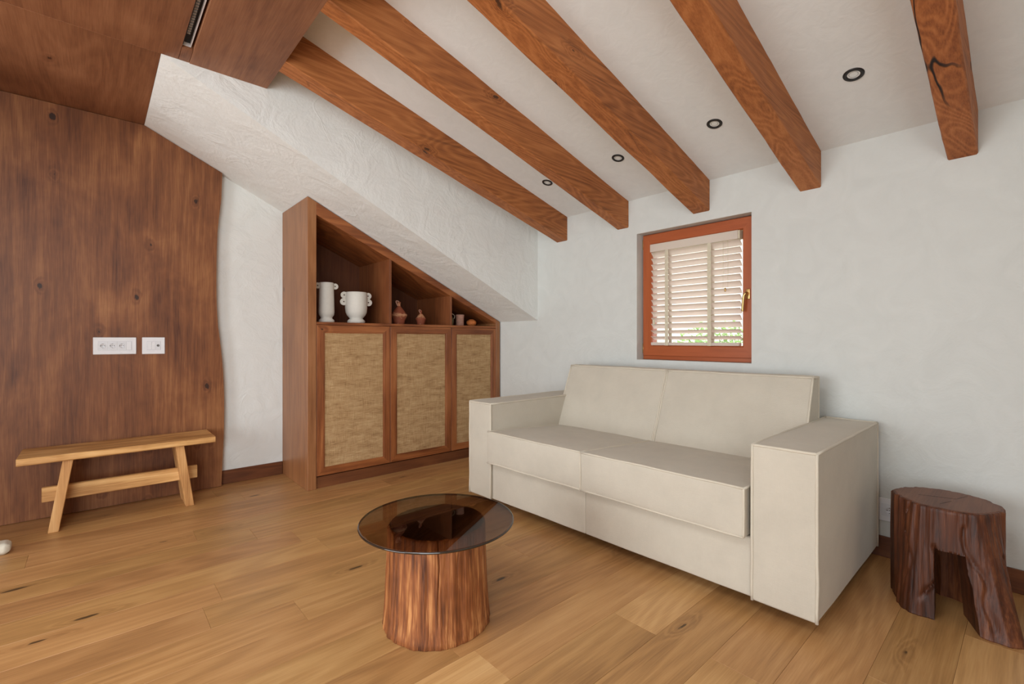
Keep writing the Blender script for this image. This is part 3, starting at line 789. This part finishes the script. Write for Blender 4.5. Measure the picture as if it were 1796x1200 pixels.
# ------------------------------------------------------------------ sofa
sf = root('sofa', (2.57, 1.62, 0), 'cream fabric two-seater sofa with wide square arms below the window', 'sofa')
def SW(x, y, z):
    return (2.057-.0240*y*(1-x/1.03)+x, .553+y*1.0, z)
def edges_piping(name, a, b, which, parent, r=.0062, ins=.0015, warp=SW, seed=0):
    """piping tubes on chosen edges; which = list of (corner, corner) in 0/1 codes"""
    paths = []
    for c0, c1 in which:
        pts = []
        for i in range(15):
            t_ = i/14
            p = [(a[k] if (c0[k]*(1-t_)+c1[k]*t_) == 0 else (b[k] if (c0[k]*(1-t_)+c1[k]*t_) == 1 else a[k]+(b[k]-a[k])*t_ if c0[k] < c1[k] else b[k]+(a[k]-b[k])*t_)) for k in range(3)]
            for k in range(3):
                if p[k] == a[k]: p[k] += ins
                elif p[k] == b[k]: p[k] -= ins
            w_ = .0028
            p = [p[k]+w_*noise.noise(Vector((p[0]*7+seed, p[1]*7+k*5, p[2]*7))) for k in range(3)]
            pts.append(warp(*p))
        paths.append(pts)
    return tubes(name, paths, r, M['piping'], parent, 7)
def E3(s): return [((int(q[0]), int(q[1]), int(q[2])), (int(q[3]), int(q[4]), int(q[5]))) for q in s.split()]
ARMP = '001011 000001 010011 001101 011111 101111 100101 110111'
for si, (ya_, yb_) in enumerate(((0, .237), (1.915, 2.145))):
    a_, b_ = (0, ya_, .060), (1.025, yb_, .713)
    arm = rbox('arm', a_, b_, .011, M['fabric'], sf, puff=(.004, .004, .004), warp=SW, n=10, wob=.002)
    edges_piping('piping', a_, b_, E3(ARMP), arm, seed=si*3)
for (ya_, yb_) in ((.239, 1.1195), (1.1195, 1.913)):
    rbox('base_panel', (.014, ya_, .064), (.98, yb_, .317), .008, M['fabric'], sf, puff=(.003, 0, 0), warp=SW, n=6, wob=.002)
rbox('back_frame', (.925, .239, .318), (1.027, 1.913, .70), .02, M['fabric'], sf, warp=SW, n=6)
def seatw(x, y, z):
    t_ = max(0, min(1, (x+.02)/.70)); q = (z-.320)/.210
    return SW(x, y, .320+q*(.210-.040*t_))
for si, (ya_, yb_) in enumerate(((.256, 1.1185), (1.1185, 1.913))):
    a_, b_ = (-.030, ya_, .320), (.80, yb_, .530)
    c = rbox('seat_cushion', a_, b_, .009, M['fabric'], sf, puff=(.006, 0, .008), warp=seatw, n=10, wob=.003)
    edges_piping('piping', a_, b_, E3('001011 000010 001101 011111 000001'), c, r=.0055, warp=seatw, seed=si*5)
def backw(x, y, z):
    # x in 0(front)..1(back); wedge leaning back
    q = (z-.47)/.475
    xf = .640+.185*q; xb = .920
    return SW(xf+(xb-xf)*x, y, z)
for si, (ya_, yb_) in enumerate(((.240, 1.092), (1.100, 1.940))):
    def bw2(x, y, z, ya_=ya_, yb_=yb_):
        q = (z-.47)/.475
        return backw(x, y-(.022*(1-q) if False else 0), z)
    a_, b_ = (0, ya_, .470), (1, yb_, .945)
    # build in real units then squash depth
    def bw3(x, y, z): return backw(x/.2, y, z)
    a3, b3 = (0, ya_, .470), (.2, min(yb_, 1.955), .945)
    c = rbox('back_cushion', a3, b3, .014, M['fabric'], sf, puff=(.010, .002, .004), warp=bw3, n=10, wob=.003)
    edges_piping('piping', a3, b3, E3('001011 000001 010011 001101 101111 100101 011111 110111'), c, r=.0060, warp=bw3, seed=si*9+2)
for (x, y) in ((.2, .17), (.2, 1.97), (.9, .17), (.9, 1.97)):
    p = SW(x, y, 0)
    lathe('foot', [(.020, 0), (.024, .003), (.026, .0615)], (p[0], p[1], 0), M['blackm'], sf, 16)

# ------------------------------------------------------------------ coffee table
TC = Vector((1.063, 1.652, 0))
ct = root('coffee_table', TC, 'round smoked-glass coffee table on a wood stump base', 'coffee table')
def stump_profile(name, c, rfun, zs_, seg, mat, parent, cracks=(), amp=.004, seed=0, lean=(0, 0)):
    V = []; Fc = []
    for j, z in enumerate(zs_):
        tz = j/(len(zs_)-1)
        for i in range(seg):
            a = 2*PI*i/seg
            ca, sa = math.cos(a), math.sin(a)
            r_ = rfun(a, tz)
            r_ += amp*1.2*noise.noise(Vector((ca*2.6+seed, sa*2.6, z*1.5)))+amp*.8*noise.noise(Vector((ca*9+seed, sa*9, z*2.5)))+amp*.35*noise.noise(Vector((ca*28+seed, sa*28, z*5)))
            for (ang, wd, dp, za, zb2, wa) in cracks:
                if za <= z <= zb2:
                    an = ang+wa*noise.noise(Vector((z*7, ang, seed)))
                    d = abs((a-an+PI) % (2*PI)-PI)
                    r_ -= dp*max(0, 1-d/wd)*min(1, (z-za)/.05+.15)
            V.append((c[0]+r_*ca+lean[0]*tz, c[1]+r_*sa+lean[1]*tz, c[2]+z))
    for j in range(len(zs_)-1):
        for i in range(seg): Fc.append((j*seg+i, j*seg+(i+1) % seg, (j+1)*seg+(i+1) % seg, (j+1)*seg+i))
    Fc.append(tuple(range(seg))[::-1])
    Fc.append(tuple((len(zs_)-1)*seg+i for i in range(seg)))
    return V, Fc
camdir = math.atan2(-TC.y, -TC.x)
def rf(a, t):
    r_ = .210-.012*t+.022*max(0, 1-t*3)**2*.4
    if t > .985: r_ -= .006
    if t < .02: r_ -= .004
    return r_
zz = [0, .003]+[.003+.391*i/22 for i in range(1, 22)]+[.3935, .399]
V, Fc = stump_profile('b', TC, rf, zz, 560, None, None, cracks=[(camdir+.015, .013, .020, .09, .5, .05), (camdir-.93, .011, .016, .0, .5, .04), (camdir+1.08, .012, .014, .0, .5, .06), (camdir+.42, .008, .006, .15, .35, .1)], amp=.0055, seed=3)
st_ = mesh('stump_base', V, Fc, M['stump'], ct, False)
st_.data.materials.append(M['stumpt'])
for p in st_.data.polygons:
    p.use_smooth = len(p.vertices) == 4
    if len(p.vertices) > 4 and p.center.z > .2: p.material_index = 1
gl = lathe('glass_top', [(.309, .3995), (.3135, .4010), (.315, .4045), (.3135, .408), (.309, .4095)], TC, M['smoke'], ct, 96)
for p in gl.data.polygons: p.use_smooth = False
V = []; Fc = []
pr = [(.3120, .4005), (.3155, .4025), (.3165, .4050), (.3155, .4078), (.3120, .4092)]
for rr, z in pr:
    for i in range(96): a = 2*PI*i/96; V.append((TC.x+rr*math.cos(a), TC.y+rr*math.sin(a), z))
for j in range(len(pr)-1):
    for i in range(96): Fc.append((j*96+i, j*96+(i+1) % 96, (j+1)*96+(i+1) % 96, (j+1)*96+i))
rim = mesh('polished_rim', V, Fc, M['smokee'], ct, True)

# ------------------------------------------------------------------ stump stool
SC = Vector((2.765, .258, 0)); ST = .455
sl = root('stump_stool', SC, 'dark wood stump stool with carved-out legs beside the sofa', 'stool')
toC = math.atan2(-SC.y, -SC.x)             # direction to the camera
LEG = [toC+2*PI*k/3 for k in range(3)]
A1 = math.atan2(.36-SC.y, 2.56-SC.x)       # left front leg
A2 = math.atan2(.03-SC.y, 2.55-SC.x)       # right front leg
A3 = math.atan2(.20-SC.y, 2.95-SC.x)-.25       # rear leg
LEGS = [(A1, .235, .0), (A2, .312, 0), (A3, .16, 0)]
def angd(a, b): return (a-b+PI) % (2*PI)-PI
def rs(a, t):
    r_ = .176
    for (la, lr, _) in LEGS:
        k = math.exp(-(angd(a, la)/.42)**2)
        r_ += (lr-.19)*k*(1-t)**1.25
    if t > .985: r_ -= .005
    return r_
zz = [0, .004]+[.004+(ST-.010)*i/40 for i in range(1, 41)]+[ST]
V, Fc = stump_profile('s', SC, rs, zz, 260, None, None, cracks=[(A1+.36, .05, .016, .06, .30, .3), (A2-.32, .06, .010, .0, .4, .3), (A1-.25, .03, .006, .1, .455, .3), (A2+.3, .05, .01, .0, .3, .3)], amp=.010, seed=11)
trunk = mesh('body', V, Fc, M['stool'], sl, False)
def cutter(ang, wt, wb_, ztop, length=.45, wr_=None, wl=None):
    wr_ = wr_ or wb_; wl = wl or wt
    d = Vector((math.cos(ang), math.sin(ang), 0)); s = Vector((-d.y, d.x, 0))
    V = []
    for L_ in (0.0, length):
        k = .35+.65*min(1, L_/.2)
        for (w_, z) in ((-wb_*k, -.05), (wr_*k, -.05), (wr_*.86*k, .06), ((wt*.55+wr_*.45)*k, .17), (wt*k, ztop), (-wl*k, ztop), (-wl*1.03*k, .19), (-wb_*.98*k, .05)):
            V.append(SC+d*L_+s*w_+Vector((0, 0, z)))
    n = 8
    Fc = [tuple(range(n)), tuple(range(2*n-1, n-1, -1))]+[(i, (i+1) % n, n+(i+1) % n, n+i) for i in range(n)]
    return mesh('cutter', V, Fc, M['stool'])
def mid(a, b):
    return a+((b-a) % (2*PI))/2
order = sorted([x % (2*PI) for x in (A1, A2, A3)])
cuts = []
for i in range(3):
    a = order[i]; b = order[(i+1) % 3]
    gap = (b-a) % (2*PI)
    ang = a+gap/2
    if abs(angd(ang, toC)) < .8: cuts.append(cutter(ang+.02, .062, .088, .285, wr_=.120, wl=.088))
    else: cuts.append(cutter(ang, .085, .120, .285))
V, Fc = lathe_data([(.082, -.05), (.070, .1), (.055, .286)], SC, 20)
cuts.append(mesh('cutter', V, Fc, M['stool']))
for c in cuts:
    md = trunk.modifiers.new('cut', 'BOOLEAN'); md.object = c; md.operation = 'DIFFERENCE'; md.solver = 'EXACT'
dg = bpy.context.evaluated_depsgraph_get(); dg.update()
nm = bpy.data.meshes.new_from_object(trunk.evaluated_get(dg))
trunk.modifiers.clear(); trunk.data = nm
for c in cuts: D.objects.remove(c)
for p in trunk.data.polygons:
    p.use_smooth = len(p.vertices) == 4 and p.area < .0004
# sanded top disc: end grain with drying cracks
topm = wood('stool_top_grain', (76, 42, 26), (108, 66, 44), (128, 84, 58), 'x', contour=.1, streak=.2, knots=0, rough=.5, bump=.1, cracks=0)
V = []; Fc = []
seg = 120
for i in range(seg):
    a = 2*PI*i/seg
    rr = min(math.hypot(*(Vector(v.co).xy)) for v in [trunk.data.vertices[0]]) if False else None
ring_top = stump_profile('t', SC, rs, [0, ST], 120, None, None, amp=.010, seed=11)[0][120:]
for (x, y, z) in ring_top: V.append((SC.x+(x-SC.x)*.965, SC.y+(y-SC.y)*.965, ST-.001))
for (x, y, z) in ring_top: V.append((SC.x+(x-SC.x)*.950, SC.y+(y-SC.y)*.950, ST+.0012))
Fc = [(i, (i+1) % 120, 120+(i+1) % 120, 120+i) for i in range(120)]+[tuple(120+i for i in range(120))]
mesh('top_face', V, Fc, topm, sl)
V = []; Fc = []
def wedge(p0, p1, w_):
    p0 = Vector(p0); p1 = Vector(p1); d = (p1-p0).normalized(); s = Vector((-d.y, d.x, 0))*w_
    k = len(V); m_ = p0.lerp(p1, .45)+s*.7
    for z in (ST+.0005, ST+.0019): V.extend([p0+Vector((0, 0, z)), m_+s+Vector((0, 0, z)), p1+Vector((0, 0, z)), m_-s+Vector((0, 0, z))])
    Fc.extend([(k, k+1, k+2, k+3), (k+4, k+7, k+6, k+5)]+[(k+i, k+(i+1) % 4, k+4+(i+1) % 4, k+4+i) for i in range(4)])
C2 = Vector((SC.x, SC.y, 0))
wedge(C2+Vector((-.01, .09, 0)), C2+Vector((.03, -.03, 0)), .0012); wedge(C2+Vector((.03, -.03, 0)), C2+Vector((.12, -.06, 0)), .0010)
wedge(C2+Vector((-.10, .01, 0)), C2+Vector((-.02, -.02, 0)), .0010)
mesh('drying_crack', V, Fc, M['black'], sl)

# ------------------------------------------------------------------ cream block at the left edge of the floor
r = root('floor_weight', (-.42, 3.72, 0), 'small rounded cream block on the floor at the far left edge', 'block')
rbox('body', (-.50, 3.66, 0.0), (-.338, 3.76, .058), .022, M['cream'], r, puff=(.004, .003, .002), n=4)

# ------------------------------------------------------------------ outside the window
gr = box('ground', (XB+.31, -12, -3.2), (40, 26, -3.0), M['grass']); tag(gr, kind='structure')
hs = root('neighbour_house', (13, 5.5, -3), 'pale neighbouring house seen through the window blind', 'house')
box('wall', (11, 2.5, -3), (17, 14, 4.6), M['outwall'], hs)
prism('roof', [(2.2, 4.6), (14.3, 4.6), (8.25, 6.7)], (10.7, 17.3), 'x', M['rooft'], hs)
for yy in (4.2, 6.6, 9.2):
    f_ = box('window', (10.97, yy, -.3), (11.0, yy+.9, .9), M['white'], hs)
    g_ = box('pane', (10.955, yy+.07, -.23), (10.969, yy+.83, .83), M['blackm'], hs); g_.parent = f_
tr = root('garden_tree', (7.3, 3.5, -3), 'bright green leafy tree seen through the window blind', 'tree')
tubes('trunk', [[(7.3, 3.5, -3), (7.32, 3.52, -1.6), (7.3, 3.5, -.2)]], [.13, .1, .07], M['stump'], tr, 10)
V = []; Fc = []; rnd = random.Random(4)
blobs = [(7.3, 3.3, .62, .85), (7.5, 2.5, .35, .75), (7.2, 4.3, .2, .8), (7.4, 5.1, -.1, .7), (7.3, 1.7, -.25, .6)]
for (bx_, by_, bz_, br_) in blobs:
    for q in range(2600):
        u = Vector((rnd.gauss(0, 1), rnd.gauss(0, 1), rnd.gauss(0, 1))).normalized()*br_*(rnd.random()**.25)
        c = Vector((bx_, by_, bz_))+u
        t1 = Vector((rnd.gauss(0, 1), rnd.gauss(0, 1), rnd.gauss(0, 1))).normalized(); t2 = t1.orthogonal().normalized()
        k = len(V); s_ = rnd.uniform(.03, .055)
        V += [c-t1*s_, c+t2*s_*.45, c+t1*s_, c-t2*s_*.45]; Fc.append((k, k+1, k+2, k+3))
lf = mesh('foliage', V, Fc, M['leaf'], tr); tag(lf, kind='stuff')
